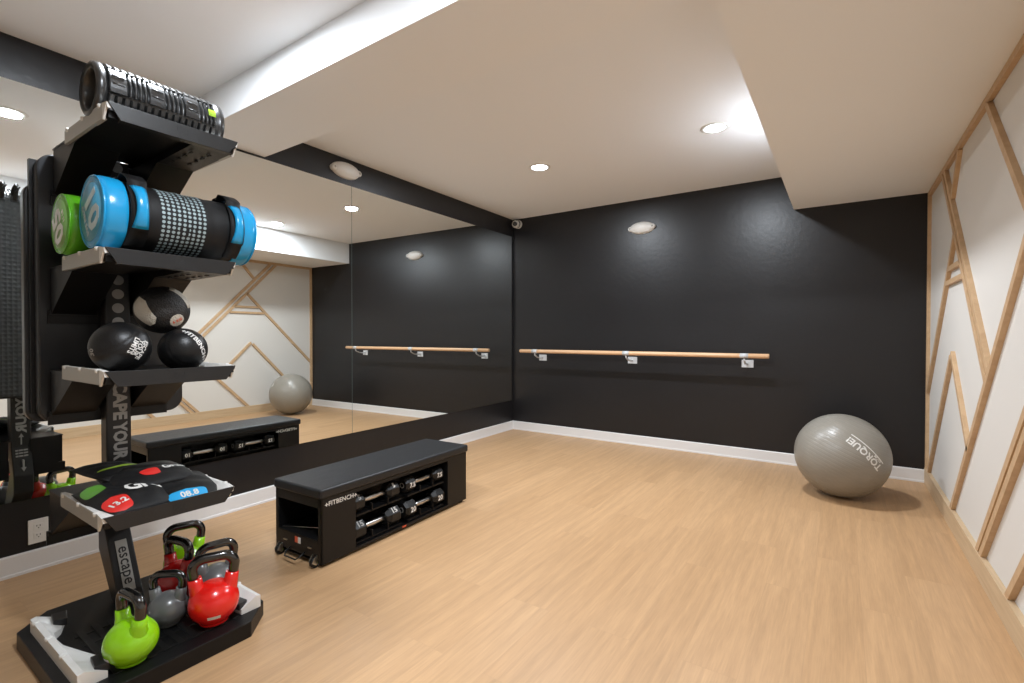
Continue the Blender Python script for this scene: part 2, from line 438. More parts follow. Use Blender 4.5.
# ------------------------------------------------------------------ ceiling lights
LLAB = ['recessed round downlight over the middle, left one of the two lit in view', 'recessed round downlight beside the right soffit, right one of the two in view',
        'recessed round downlight above the equipment rack, seen only in the mirror', 'recessed round downlight nearest the viewer, close to the right soffit', 'recessed round downlight near the rear wall on the mirror side', 'recessed round downlight near the rear wall on the soffit side']
for i, (x, y) in enumerate(LIGHTS):
    t = thing('ceiling_light', LLAB[i], 'light', (x, y, H), 0, 'recessed downlights in the ceiling')
    B().lathe([(0.066, -0.0005), (0.066, -0.005), (0.080, -0.006), (0.092, -0.003), (0.094, -0.0005)], 40).obj('trim_ring', PLASTW, t)
    B().lathe([(0.0, -0.014), (0.03, -0.0125), (0.052, -0.009), (0.066, -0.003)], 40).obj('lens', LAMP, t)
    ld = bpy.data.lights.new('downlight', 'AREA'); ld.shape = 'DISK'; ld.size = 0.12; ld.energy = LAMP_W; ld.color = LAMP_COL
    lo = bpy.data.objects.new('downlight', ld); COL.objects.link(lo); lo.parent = t; lo.location = (0, 0, -0.0165)

# ------------------------------------------------------------------ wall fixtures
def oval_light(label, M):
    t = bpy.data.objects.new('emergency_light', None); COL.objects.link(t); t.matrix_world = M; tag(t, label, 'light', 'oval emergency lights')
    prof = [(0.0, 0.062), (0.05, 0.060), (0.09, 0.050), (0.118, 0.032), (0.128, 0.012), (0.13, 0.0)]
    B().lathe(list(reversed(prof)), 48, M=Matrix.Diagonal((1.02, 0.49, 1, 1))).obj('housing', PLASTW, t)
    for sx in (-1, 1):
        e = B().lathe([(0.024, 0.0), (0.024, 0.030), (0.018, 0.038), (0.0, 0.040)], 20, M=Matrix.Translation((sx * 0.118, sx * 0.004, 0))).obj('lamp_head', PLASTW, t)
        B().lathe([(0.009, 0.038), (0.009, 0.0415), (0.0, 0.042)], 16, M=Matrix.Translation((sx * 0.118, sx * 0.004, 0))).obj('lens', FROST, e)
oval_light('white oval emergency light high on the black back wall', frame((1.612, 0, 2.270), (1, 0, 0), (0, 0, 1)) @ Matrix.Rotation(PI, 4, 'X') if False else frame((1.612, 0, 2.270), (1, 0, 0), (0, 0, 1)))
oval_light('white oval emergency light on the black strip above the mirrors', frame((WX + LA * 2.48, -2.48, 2.466), (LA, -1, 0), (0, 0, -1)) if False else frame((WX + LA * 2.48, -2.48, 2.466), (-LA, 1, 0), (0, 0, 1)))

t = thing('security_camera', 'small white dome security camera high in the far corner', 'camera', (0.075, -0.0, 2.50))
B().lathe([(0.0, 0.0), (0.05, 0.0), (0.052, 0.02), (0.045, 0.028)], 28, M=Matrix.Rotation(PI / 2, 4, 'X')).obj('mount', PLASTW, t)
B().ball((-0.005, -0.060, -0.004), 0.046, 32).obj('housing', PLASTW, t)
q = Vector((0.35, -0.93, -0.10)).normalized()
c0 = Vector((-0.005, -0.060, -0.004))
B().cyl(c0 + q * 0.030, c0 + q * 0.052, 0.030, 0.025, 28).obj('lens', GLOSSB, t)

# outlet under the mirror, behind the rack
yo = -4.302
t = thing('power_outlet', 'white double power outlet low on the black wall', 'outlet', (WX - LA * yo, yo, 0.19), LA)
B().box(0, 0.005, -0.037, 0.037, -0.059, 0.059, bev=0.002).obj('cover_plate', PLASTW, t)
for dz in (-0.022, 0.022):
    s_ = B().box(0.005, 0.0065, -0.017, 0.017, dz - 0.014, dz + 0.014, bev=0.0006).obj('socket', PLASTW, t)
    bb = B()
    for dy in (-0.006, 0.006): bb.box(0.0066, 0.0069, dy - 0.0012, dy + 0.0012, dz, dz + 0.008)
    bb.box(0.0066, 0.0069, -0.0022, 0.0022, dz - 0.009, dz - 0.0048)
    bb.obj('slots', SLOT, s_)
# switch plate on the white wall at the right edge
t = thing('wall_outlet', 'white wall plate on the white wall between wood strips', 'outlet', (XR, -2.50, 0.452))
B().box(-0.006, 0, -0.036, 0.06, -0.060, 0.060, bev=0.002).obj('cover_plate', PLASTW, t)
B().box(-0.0085, -0.006, -0.017, 0.034, -0.034, 0.034, bev=0.001).obj('insert', PLASTW, t)

# ------------------------------------------------------------------ ballet barre
t = thing('ballet_barre', 'round pale wooden ballet barre mounted on the black back wall', 'barre', (1.52, 0, 0.9697))
yb = -0.190
B().lathe([(0.0, -1.299), (0.019, -1.299), (0.021, -1.296), (0.021, 1.296), (0.019, 1.299), (0, 1.299)], 28, M=Matrix.Translation((0, yb, 0)) @ Matrix.Rotation(PI / 2, 4, 'Y')).obj('rail', BARW, t)
for xb in (0.42 - 1.52, 1.515 - 1.52, 2.62 - 1.52):
    br = B().box(xb - 0.05, xb + 0.05, -0.004, 0.0, -0.115, -0.045, bev=0.001)
    br.tube([(xb, -0.004, -0.080), (xb, -0.06, -0.082), (xb, -0.13, -0.072), (xb, yb + 0.004, -0.045), (xb, yb, -0.022)], 0.0075, 10)
    br.box(xb - 0.006, xb + 0.006, -0.05, -0.004, -0.088, -0.072)
    sc = br
    for dx in (-0.035, 0.035):
        for dz in (-0.105, -0.055): sc.cyl((xb + dx, -0.004, dz), (xb + dx, -0.0065, dz), 0.005, 0.004, 10)
    br = br.obj('bracket', STEELG, t)
    B().tube([(xb - 0.035, yb, 0), (xb + 0.035, yb, 0)], 0.0222, 24).obj('saddle', STEELG, br)

# ------------------------------------------------------------------ exercise ball
R = 0.293
t = thing('exercise_ball', 'large grey ribbed exercise ball resting in the far right corner', 'exercise ball', (3.345, -0.755, 0))
ax = Vector((0.42, 0.10, 0.90)).normalized()           # axis of the ribs (tilted up to the right)
view = (Vector((3.345, -0.755, R)) - CAM).normalized()
C0 = Vector((0, 0, R))
zq = ax.to_track_quat('Z', 'Y').to_matrix().to_4x4()
sph = []
body = B()
prof = []
n = 96
for i in range(n + 1):
    a = PI * i / n; prof.append((R * math.sin(a), -R * math.cos(a)))
prof[0] = (0, -R); prof[-1] = (0, R)
body.lathe(prof, 96)
o = body.obj('shell', BALLG, t); o.location = C0; o.rotation_mode = 'QUATERNION'; o.rotation_quaternion = ax.to_track_quat('Z', 'Y')
# lettering wrapped on the sphere. centre direction and the reading direction as seen from the camera
def on_sphere(geo, cdir, xdir, R_, c=Vector((0, 0, 0)), lift=0.0012):
    v, f = geo; cdir = Vector(cdir).normalized(); xd = Vector(xdir); xd = (xd - cdir * xd.dot(cdir)).normalized(); yd = cdir.cross(xd)
    out = []
    for (x, y, z) in v:
        ang = math.hypot(x, y) / R_
        d = (xd * x + yd * y)
        d = d.normalized() if d.length > 1e-9 else xd
        out.append(tuple(c + (R_ + lift + z) * (cdir * math.cos(ang) + d * math.sin(ang))))
    return out, f
rv = Vector((math.cos(YAW), math.sin(YAW), 0)); uv = Vector((0, 0, 1)); tv = -view
tr = tv.cross(uv).normalized() * -1     # picture right
cdir = (tv * 0.84 + rv * 0.40 + uv * 0.03)
xdir = (-rv * 0.64 + uv * 0.77)
L_ = B()
L_.raw(*on_sphere(text_geo('TORQUE!', 0.062, 0.03), cdir, xdir, R))
L_.raw(*on_sphere([(-0.115, -0.044, 0), (0.135, -0.044, 0), (0.135, -0.037, 0), (-0.115, -0.037, 0)] and ([(x, y, 0) for x in [-0.125 + 0.26 * k / 16 for k in range(17)] for y in (-0.046, -0.039)], [(2 * k, 2 * k + 2, 2 * k + 3, 2 * k + 1) for k in range(16)]), cdir, xdir, R))
g = text_geo('65CM', 0.024, 0.02); g = ([(x - 0.075, y - 0.0315, z) for x, y, z in g[0]], g[1])
L_.raw(*on_sphere(g, cdir, xdir, R))
L_.obj('lettering', PRINTW, t).location = C0

# ------------------------------------------------------------------ storage bench
BW, BL, BH = 0.376, 1.165, 0.392
bench = thing('storage_bench', 'long black padded storage bench holding dumbbells beside the mirror wall', 'bench', (1.024, -2.947, 0), 0.036)
hw, hl = BW / 2, BL / 2
# lid: padded top
b = B(); b.box(-hw - 0.008, hw + 0.008, -hl - 0.010, hl + 0.016, 0.343, BH, bev=0.012, seg=3); lid = b.obj('padded_top', VINYL, bench)
# body: end boxes, floor, centre spine
b = B()
OY0, OY1 = -0.370, 0.386
zb = 0.016
for s in (-1, 1):
    b.box(s * hw - (0.006 if s > 0 else 0), s * hw + (0 if s > 0 else 0.006), -hl, OY0, zb, 0.342)
    b.box(s * hw - (0.006 if s > 0 else 0), s * hw + (0 if s > 0 else 0.006), OY1, hl, zb, 0.342)
    b.box(s * hw - (0.02 if s > 0 else 0), s * hw + (0 if s > 0 else 0.02), OY0, OY1, zb, 0.030)
    b.box(s * hw - (0.02 if s > 0 else 0), s * hw + (0 if s > 0 else 0.02), OY0, OY1, 0.322, 0.342)
b.box(-hw + 0.001, hw - 0.001, -hl + 0.011, hl - 0.007, zb + 0.001, 0.022); b.box(-hw + 0.001, hw - 0.001, -hl + 0.011, hl - 0.007, 0.334, 0.341)
b.box(-hw + 0.006, hw - 0.006, OY0 - 0.006, OY0, 0.022, 0.334); b.box(-hw + 0.006, hw - 0.006, OY1, OY1 + 0.006, 0.022, 0.334)
b.box(-0.006, 0.006, OY0, OY1, zb, 0.342)
b.box(-hw, hw, hl - 0.006, hl, zb, 0.342)
# open near end: frame around the cubby
b.box(-hw, -hw + 0.022, -hl, -hl + 0.01, zb, 0.342); b.box(hw - 0.022, hw, -hl, -hl + 0.01, zb, 0.342)
b.box(-hw, hw, -hl, -hl + 0.01, 0.295, 0.342)
b.box(-hw + 0.02, hw - 0.02, -hl, -hl + 0.006, 0.040, 0.125)
b.box(-hw + 0.003, hw - 0.007, -hl + 0.002, OY0 - 0.007, 0.125, 0.131)
body = b.obj('cabinet', POWDER, bench)
b = B()   # inner rods of the cubby
b.tube([(-hw + 0.03, -hl + 0.02, 0.135), (hw - 0.10, -hl + 0.12, 0.140)], 0.003, 8, m=CHROME); b.obj('rod', CHROME, bench)
# dumbbell cradles
for s in (-1, 1):
    for (y0) in (-0.355, 0.028):
        for zc in (0.035, 0.182):
            c = B()
            c.box(min(s * 0.02, s * 0.17), max(s * 0.02, s * 0.17), y0 + 0.005, y0 + 0.335, zc, zc + 0.008)
            for yy in (y0 + 0.108, y0 + 0.225):
                c.prism([(s * 0.03, zc), (s * 0.175, zc), (s * 0.172, zc + 0.044), (s * 0.158, zc + 0.044), (s * 0.148, zc + 0.02), (s * 0.05, zc + 0.02), (s * 0.03, zc + 0.04)], 'y', yy, yy + 0.006)
            c.obj('cradle', POWDER, bench)
# castor feet, handle and label on the near end
for sx in (-1, 1):
    fx = sx * (hw - 0.045)
    w_ = B().cyl((fx - 0.010, -hl - 0.006, 0.024), (fx + 0.010, -hl - 0.006, 0.024), 0.0235, seg=24); w_ = w_.obj('castor_wheel', RUBBER, bench)
    B().prism([(-hl - 0.030, 0.030), (-hl - 0.012, 0.056), (-hl, 0.060), (-hl, 0.020), (-hl - 0.006, 0.014)], 'x', fx - 0.016, fx - 0.0115).prism([(-hl - 0.030, 0.030), (-hl - 0.012, 0.056), (-hl, 0.060), (-hl, 0.020), (-hl - 0.006, 0.014)], 'x', fx + 0.0115, fx + 0.016).obj('fork', CHROME, w_)
    B().cyl((fx - 0.0125, -hl - 0.006, 0.024), (fx + 0.0125, -hl - 0.006, 0.024), 0.010, seg=16).obj('hub', LIMEP, w_)
for sx in (-1, 1):
    B().box(sx * (hw - 0.03) - 0.012, sx * (hw - 0.03) + 0.012, hl - 0.05, hl - 0.02, 0.0, 0.018).obj('foot', RUBBER, bench)
B().tube([(-0.06, -hl - 0.001, 0.055), (-0.058, -hl - 0.03, 0.04), (-0.045, -hl - 0.045, 0.03), (0.045, -hl - 0.045, 0.03), (0.058, -hl - 0.03, 0.04), (0.06, -hl - 0.001, 0.055)], 0.004, 8).obj('pull_handle', PLASTB, bench)
B().box(-0.022, 0.003, -hl - 0.002, -hl, 0.088, 0.118).obj('red_label', ORANGEP, bench)
B().box(0.003, 0.024, -hl - 0.002, -hl, 0.088, 0.118).box(0.010, 0.016, -hl - 0.0025, -hl, 0.095, 0.111, m=None).obj('white_label', PRINTW, bench)
for sx in (-1, 1):
    B().box(sx * 0.10 - 0.014, sx * 0.10 + 0.014, -hl - 0.006, -hl, 0.084, 0.089).obj('latch', CHROME, bench)
# side lettering, both long sides
for s in (1, -1):
    yc = s * (-0.472)
    M = frame((s * (hw + 0.0006), yc, 0.309), (0, s, 0), (0, 0, 1))
    L_ = B(); L_.raw(*text_geo('FITBENCH', 0.033, 0.012, 0.0004, 1.04), M=M @ Matrix.Translation((0.010, 0, 0)))
    for px in (-0.078, 0.100):
        L_.box(px - 0.011, px + 0.009, -0.002, 0.002, 0, 0.0008, M=M); L_.box(px - 0.003, px + 0.001, -0.009, 0.009, 0, 0.0008, M=M)
    L_.obj('lettering', PRINTW, bench)
B().box(hw + 0.0002, hw + 0.001, -0.09 + 0.06, -0.06 + 0.06, 0.017, 0.028).obj('red_sticker', ORANGEP, bench)
# end wheels grips at the far end
for zz in (0.22, 0.15, 0.06):
    B().cyl((hw - 0.05, hl, zz), (hw - 0.05, hl + 0.012, zz), 0.022, 0.016, 16).obj('bumper', RUBBER, bench)

# dumbbells
def dumbbell(num, label, lx, ly, z, s, head=1.0, front_dark=False):
    M_ = Matrix.Translation((1.024, -2.947, 0)) @ Matrix.Rotation(0.036, 4, 'Z')
    p = M_ @ Vector((lx, ly, z))
    t = thing('dumbbell', label, 'dumbbell', p, 0.036, 'dumbbells in the storage bench')
    hr = 0.050 * head; hlh = 0.046 * head
    for e in (-1, 1):
        c = e * 0.125
        pr = [(0.0, -hlh), (hr * 0.78, -hlh), (hr, -hlh * 0.72), (hr, hlh * 0.55), (hr * 0.62, hlh), (0.0, hlh)]
        if e > 0: pr = [(r, -z_) for r, z_ in reversed(pr)]
        M2 = Matrix.Translation((0, c, 0)) @ Matrix.Rotation(-PI / 2, 4, 'X') @ Matrix.Rotation(PI / 8, 4, 'Z')
        h = B().lathe(pr, 8, M=M2, smooth=False).obj('head', RUBBER, t)
        # number plate faces outward to the opening, tilted up
        dirn = Vector((s, 0, 0))
        hh = hr * math.cos(PI / 8)
        M3 = frame((s * (hh + 0.0008), c, 0.0), (0, s, 0), (0, 0, 1))
        if front_dark:
            q_ = hh * 0.7071 + 0.0006; M3 = frame((s * q_, c, q_), (0, s, 0), (-s * 0.7071, 0, 0.7071))
        L_ = B(); L_.raw(*text_geo(num, 0.040 * head, 0.03, 0.0005), M=M3); L_.obj('number', PRINTG if (e < 0 and front_dark) else PRINTW, h)
        # brand disc on the end face
        B().lathe([(0.012, 0), (0.017, 0), (0.017, 0.001), (0.012, 0.001), (0.012, 0)], 20, M=Matrix.Translation((0, c + e * (hlh + 0.0002), 0)) @ Matrix.Rotation(-e * PI / 2, 4, 'X')).obj('end_ring', PRINTG, h)
    B().lathe([(0.0, -0.085), (0.015, -0.085), (0.0155, -0.05), (0.018, 0.0), (0.0155, 0.05), (0.015, 0.085), (0.0, 0.085)], 20, M=Matrix.Rotation(-PI / 2, 4, 'X')).obj('grip', CHROME, t)
    return t
dumbbell('5', 'black dumbbell in the upper row, left slot of the bench front', 0.125, -0.195, 0.242, 1, 0.98, True)
dumbbell('15', 'black dumbbell in the lower row, left slot of the bench front', 0.125, -0.195, 0.094, 1, 1.12, True)
dumbbell('7.5', 'black dumbbell marked 7.5 in the upper row, right slot of the bench front', 0.125, 0.200, 0.242, 1, 0.98)
dumbbell('20', 'black dumbbell marked 20 in the lower row, right slot of the bench front', 0.125, 0.200, 0.094, 1, 1.10)
dumbbell('10', 'black dumbbell on the mirror side of the bench, upper row near the rack', -0.125, -0.195, 0.242, -1, 0.98)
dumbbell('12', 'black dumbbell on the mirror side of the bench, upper row at far end', -0.125, 0.200, 0.242, -1, 0.98)
dumbbell('15', 'black dumbbell on the mirror side of the bench, lower row near the rack', -0.125, -0.195, 0.094, -1, 1.05)
dumbbell('20', 'black dumbbell on the mirror side of the bench, lower row at far end', -0.125, 0.200, 0.094, -1, 1.05)

# ------------------------------------------------------------------ equipment rack
YC = -4.203; RO = Vector((1.10, YC, 0))
rack = thing('equipment_rack', 'tall black equipment rack with four shelves on a wide base', 'rack', RO)
def rk(bb, name, m, parent=rack, **k): return bb.obj(name, m, parent, shift=RO, **k)
# base
BT = 0.060
bx0, bx1, by0, by1 = 0.745, 1.487, -4.520, -3.893
ch = 0.105
b = B()
outl = [(bx0 + ch, by0), (bx1 - ch, by0), (bx1, by0 + ch), (bx1, by1 - ch), (bx1 - ch, by1), (bx0 + ch, by1), (bx0, by1 - ch), (bx0, by0 + ch)]
b.prism(outl, 'z', 0.0, BT, bev=0.003)
base = rk(b, 'base', POWDER)
b = B()
for k in range(9):
    yy = -4.40 + k * 0.046
    b.box(1.03, 1.42, yy, yy + 0.020, BT, BT + 0.004, bev=0.001)
for k in range(5): b.box(1.06 + k * 0.085, 1.075 + k * 0.085, -4.41, -4.0, BT, BT + 0.0025)
b = rk(b, 'rubber_grid', RUBBER, base)
def base_bracket(s):
    y0 = (by0 + 0.030) if s < 0 else (by1 - 0.030)
    def Y(d): return y0 - s * d          # d inward
    xs = [0.885, 0.93, 0.995, 1.03, 1.10, 1.17, 1.215, 1.30, 1.415]
    ins = [0.075, 0.085, 0.060, 0.032, 0.026, 0.032, 0.060, 0.085, 0.075]
    b = B(); vv = []; zt = BT + 0.050; zi = BT + 0.020
    for x, d in zip(xs, ins):
        vv += [(x, Y(0.0), BT), (x, Y(0.0), zt - 0.004), (x, Y(0.016), zt), (x, Y(d), zi if d > 0.05 else zi + 0.01), (x, Y(d), BT)]
    f = []
    for i in range(len(xs) - 1):
        for j in range(5):
            a = i * 5 + j; c = i * 5 + (j + 1) % 5; f.append((a, c, c + 5, a + 5))
    f += [(0, 1, 2, 3, 4), tuple(range(5 * (len(xs) - 1), 5 * len(xs)))[::-1]]
    b.raw(vv, f)
    for x in (0.93, 1.09, 1.25):
        b.lathe([(0.0, -0.012), (0.011, -0.012), (0.011, 0.003), (0.008, 0.005), (0, 0.005)], 14, M=Matrix.Translation((x, Y(0.006), zt - 0.004)))
    w_ = rk(b, 'side_bracket', PLASTW, base)
    for xa, xb in ((0.895, 0.965), (1.325, 1.40)):
        c = B()
        c.prism([(xa, Y(0.055)), (xb, Y(0.045)), (xb + 0.012, Y(0.082)), (xa + 0.01, Y(0.098))], 'z', BT + 0.018, BT + 0.044, bev=0.003)
        rk(c, 'bracket_insert', PLASTB, w_)
base_bracket(-1); base_bracket(1)
# upright
b = B()
prof = [(0.960, BT), (0.795, 0.350), (0.832, 0.500), (0.832, 1.875), (0.765, 1.875), (0.765, 0.50), (0.722, 0.340), (0.722, 0.240), (0.872, BT)]
b.prism(prof, 'y', YC - 0.043, YC + 0.043, bev=0.006)
post = rk(b, 'upright', POWDER2)
# badge with the word escape on the slanted foot
d = Vector((0.960 - 0.795, 0, BT - 0.350)).normalized(); nrm = Vector((-d.z, 0, d.x))
pc = Vector((0.795, YC, 0.350)) + d * 0.178
M = frame(pc + nrm * 0.002, d, (0, 1, 0))
if M.to_3x3().col[2].x < 0: M = frame(pc + nrm * 0.002, d, (0, -1, 0))
zc = M.to_3x3().col[2]
b = B(); b.box(-0.105, 0.105, -0.020, 0.020, -0.001, 0.001, bev=0.0006, M=M); bd = rk(b, 'badge', FROST, post)
b = B(); b.raw(*text_geo('escape', 0.058, 0.006, 0.0003), M=frame(pc + nrm * 0.0036, d, (0, 1, 0) if zc.dot(frame(pc, d, (0, 1, 0)).to_3x3().col[2]) > 0 else (0, -1, 0)) @ Matrix.Translation((0, 0.004, 0))); rk(b, 'lettering', PLASTB, bd)
# vertical lettering and dots
def post_text(x, s, txt, zc_, size):
    return frame((x, YC, zc_), (0, 0, -1), (0, s, 0))
def fit_text(word, width, height, bold=0.045):
    v, f = text_geo(word, 1.0, bold, 0.0)
    xs = [q[0] for q in v]; ys = [q[1] for q in v]; cx, cy = (min(xs) + max(xs)) / 2, (min(ys) + max(ys)) / 2
    sx, sy = width / (max(xs) - min(xs)), height / (max(ys) - min(ys))
    return [((q[0] - cx) * sx, (q[1] - cy) * sy, 0.0004) for q in v], f
b = B()
for word, zc_, wd in (('ESCAPE', 0.906, 0.222), ('YOUR', 0.706, 0.162), ('LIMITS', 0.502, 0.215)):
    b.raw(*fit_text(word, wd, 0.050), M=frame((0.8325, YC + 0.004, zc_), (0, 0, -1), (0, 1, 0)))
rk(b, 'lettering', PRINTG, post)
b = B()
for k in range(12): b.cyl((0.8322, YC, 1.205 + k * 0.0585), (0.8328, YC, 1.205 + k * 0.0585), 0.0205, seg=28)
rk(b, 'dots', DOTG, post)
# back of the upright: text and arrows (seen in the mirror)
b = B(); b.raw(*fit_text('ESCAPE YOUR', 0.46, 0.048), M=frame((0.7645, YC, 0.810), (0, 0, -1), (0, -1, 0)))
xx = 0.7643
b.box(xx - 0.0008, xx + 0.0005, YC - 0.003, YC + 0.003, 0.515, 0.560); b.prism([(YC - 0.011, 0.558), (YC + 0.011, 0.558), (YC, 0.580)], 'x', xx - 0.0008, xx + 0.0005)
for zc_ in (0.447, 0.463, 0.479):
    x_ = 0.722 + (0.765 - 0.722) * (zc_ - 0.34) / 0.16 if zc_ < 0.5 else 0.765
    for (u0, u1) in ((-0.027, -0.016), (-0.013, 0.004), (0.007, 0.025)): b.box(x_ - 0.004, x_ - 0.0005, YC + u0, YC + u1, zc_, zc_ + 0.008)
b.box(0.7205, 0.752, YC - 0.003, YC + 0.003, 0.385, 0.430); b.prism([(YC - 0.011, 0.387), (YC + 0.011, 0.387), (YC, 0.365)], 'x', 0.7205, 0.730)
rk(b, 'back_lettering', PRINTG, post)

HWD = 0.203
def shelf(z0, yc, XL, logo=True, wedge=True):
    xb = 0.838
    b = B()
    b.box(xb - 0.07, XL - 0.004, yc - HWD + 0.006, YC - 0.0435, z0 - 0.026, z0 - 0.020)
    b.box(xb - 0.07, XL - 0.004, YC + 0.0435, yc + HWD - 0.006, z0 - 0.026, z0 - 0.020)
    b.box(0.833, XL - 0.004, YC - 0.0435, YC + 0.0435, z0 - 0.026, z0 - 0.020)
    # gussets either side of the upright: flat under the tray, then sloping back to the rear flange
    for s in (-1, 1):
        ya, yb_ = yc + s * 0.060, yc + s * (HWD - 0.008)
        pr = [(XL - 0.30, z0 - 0.026), (XL - 0.02, z0 - 0.026), (XL - 0.022, z0 - 0.046), (XL - 0.34, z0 - 0.052), (0.775, z0 - 0.205), (0.775, z0 - 0.030)]
        b.prism([(0.772, z0 - 0.026), (XL - 0.02, z0 - 0.026), (XL - 0.022, z0 - 0.044), (XL - 0.36, z0 - 0.050), (0.775, z0 - 0.200)], 'y', min(ya, yb_), max(ya, yb_))
    gap = 0.044 if z0 < 0.7 else 0.0
    for s in (-1, 1):
        b.box(0.757, 0.764, *sorted((yc + s * HWD, yc + s * gap)), z0 - 0.238, z0 - 0.185)
        b.box(0.757, 0.764, *sorted((yc + s * (HWD - 0.03), yc + s * gap)), z0 - 0.19, z0 - 0.022)
    b.box(0.764, 0.778, yc - HWD + 0.002, yc - 0.05, z0 - 0.202, z0 - 0.185); b.box(0.764, 0.778, yc + 0.05, yc + HWD - 0.002, z0 - 0.202, z0 - 0.185)
    b.mats.append(POWDER); b.mats.append(SLOT)
    for k in range(4):
        for j in range(2):
            x = XL - 0.30 + k * 0.055 + j * 0.02
            b.box(x, x + 0.022, yc + 0.085 + j * 0.055, yc + 0.093 + j * 0.055, z0 - 0.0525, z0 - 0.0490, m=SLOT)
    sh = rk(b, 'shelf', None)
    # front lip
    b = B(); b.prism([(yc - HWD, z0), (yc + HWD, z0), (yc + HWD - 0.004, z0 - 0.012), (yc + HWD - 0.034, z0 - 0.052), (yc - HWD + 0.034, z0 - 0.052)], 'x', XL - 0.006, XL, bev=0.001)
    b.box(XL - 0.030, XL - 0.004, yc - HWD + 0.036, yc + HWD - 0.036, z0 - 0.052, z0 - 0.046)
    lip = rk(b, 'front_lip', POWDER2, sh)
    # emblem: two hooked bars, cut dark
    if logo:
        b = B(); M = frame((XL + 0.0006, yc + 0.012, z0 - 0.025), (0, 1, 0), (0, 0, 1)); k_ = 0.0155
        b.prism([(-1.1 * k_, -0.9 * k_), (-0.55 * k_, -0.9 * k_), (0.6 * k_, 0.35 * k_), (0.6 * k_, 0.95 * k_), (0.35 * k_, 0.95 * k_)], 'z', 0, 0.0006, M=M)
        b.prism([(-1.15 * k_, -0.1 * k_), (-0.15 * k_, 0.95 * k_), (-1.15 * k_, 0.95 * k_)], 'z', 0, 0.0006, M=M)
        b.prism([(1.15 * k_, 0.9 * k_), (0.85 * k_, 0.9 * k_), (0.85 * k_, 0.1 * k_), (-0.1 * k_, -0.9 * k_), (1.15 * k_, -0.9 * k_)], 'z', 0, 0.0006, M=M)
        rk(b, 'emblem', SLOT, sh)
    # pale plastic side brackets
    for s in (-1, 1):
        yo_ = yc + s * (HWD + 0.002); yi = yc + s * (HWD - 0.012); yin = yc + s * (HWD - 0.055)
        b = B()
        x0, x1 = 0.955, XL - 0.045
        y_a, y_b = min(yo_, yi), max(yo_, yi)
        b.box(x0, x1, y_a, y_b, z0 - 0.046, z0 + 0.003, bev=0.0015)
        sb = rk(b, 'side_bracket', FROST, sh)
        # pale inner wedge with notches
        b = B()
        vv = []
        for x, zz, inn in ((x0, z0 + 0.004, 0.03), (x0 + 0.08, z0 + 0.004, 0.05), (x0 + 0.19, z0 + 0.004, 0.025), (x1 - 0.06, z0 + 0.004, 0.035), (x1, z0 + 0.004, 0.050), (XL - 0.006, z0 - 0.004, 0.040)):
            vv += [(x, yo_ - s * 0.001, zz), (x, yo_ - s * 0.013, zz), (x, yo_ - s * (0.013 + inn), z0 - 0.019), (x, yo_ - s * 0.003, z0 - 0.019)]
        n_ = len(vv) // 4
        f = [(0, 1, 2, 3), tuple(range(4 * n_ - 1, 4 * n_ - 5, -1))]
        for i in range(n_ - 1):
            for j in range(4): f.append((4 * i + j, 4 * i + (j + 1) % 4, 4 * i + 4 + (j + 1) % 4, 4 * i + 4 + j))
        b.raw(vv, f)
        for k in range(3):
            x = x0 + 0.035 + k * (x1 - x0 - 0.06) / 2
            b.lathe([(0.0, -0.012), (0.009, -0.010), (0.010, 0.0), (0.008, 0.003), (0, 0.003)], 12, M=Matrix.Translation((x, yo_ - s * 0.004, z0 + 0.003)))
        # end cap triangle reaching forward to the lip
        b.prism([(x1, z0 + 0.004), (XL - 0.004, z0 - 0.002), (x1 + 0.006, z0 - 0.050), (x1, z0 - 0.050)], 'y', min(yo_, yo_ - s * 0.006), max(yo_, yo_ - s * 0.006))
        rk(b, 'bracket_rim', PLASTW, sb)
    return sh
SH = [(1.902, -4.192, 1.392), (1.434, -4.203, 1.392), (1.033, -4.206, 1.392), (0.563, -4.214, 1.392)]
for a in SH: shelf(*a)

# ------------------------------------------------------------------ mats hung behind the rack
def round_rect(w_, h_, r, n=8):
    pts = []
    for cx, cz, a0 in ((w_ - r, h_ - r, 0), (-w_ + r, h_ - r, PI / 2), (-w_ + r, -h_ + r, PI), (w_ - r, -h_ + r, 1.5 * PI)):
        for k in range(n + 1):
            a = a0 + PI / 2 * k / n; pts.append((cx + r * math.cos(a), cz + r * math.sin(a)))
    return pts
def exmat(label, x0, x1, yc, hw_, z0, z1, r, m, name='exercise_mat', bev=0.006):
    b = B(); pts = [(p[0] + yc, p[1] + (z0 + z1) / 2) for p in round_rect(hw_, (z1 - z0) / 2, r)]
    b.prism(pts, 'x', x0, x1, bev=bev)
    o = b.obj(name, m, None, loc=((x0 + x1) / 2, yc, z0), shift=((x0 + x1) / 2, yc, z0))
    return tag(o, label, 'mat', 'mats hanging behind the rack')
exmat('smooth black rounded mat hanging right behind the rack upright, frontmost', 0.700, 0.752, -4.182, 0.250, 0.800, 1.868, 0.06, MATSM)
exmat('smooth black mat, shorter, hanging behind the frontmost mat', 0.625, 0.672, -4.205, 0.250, 0.800, 1.760, 0.05, MATSM)
exmat('grey honeycomb textured mat hanging nearest the mirror', 0.530, 0.548, -4.192, 0.200, 0.820, 1.890, 0.015, HEX, bev=0.002)
b = B()
b.box(0.550, 0.745, YC - 0.20, YC - 0.18, 1.78, 1.80); b.box(0.550, 0.745, YC + 0.18, YC + 0.20, 1.78, 1.80); b.box(0.675, 0.698, YC - 0.240, YC + 0.230, 0.84, 1.845)
b.box(0.698, 0.766, YC - 0.03, YC + 0.03, 1.70, 1.80)
rk(b, 'mat_hanger', POWDER)
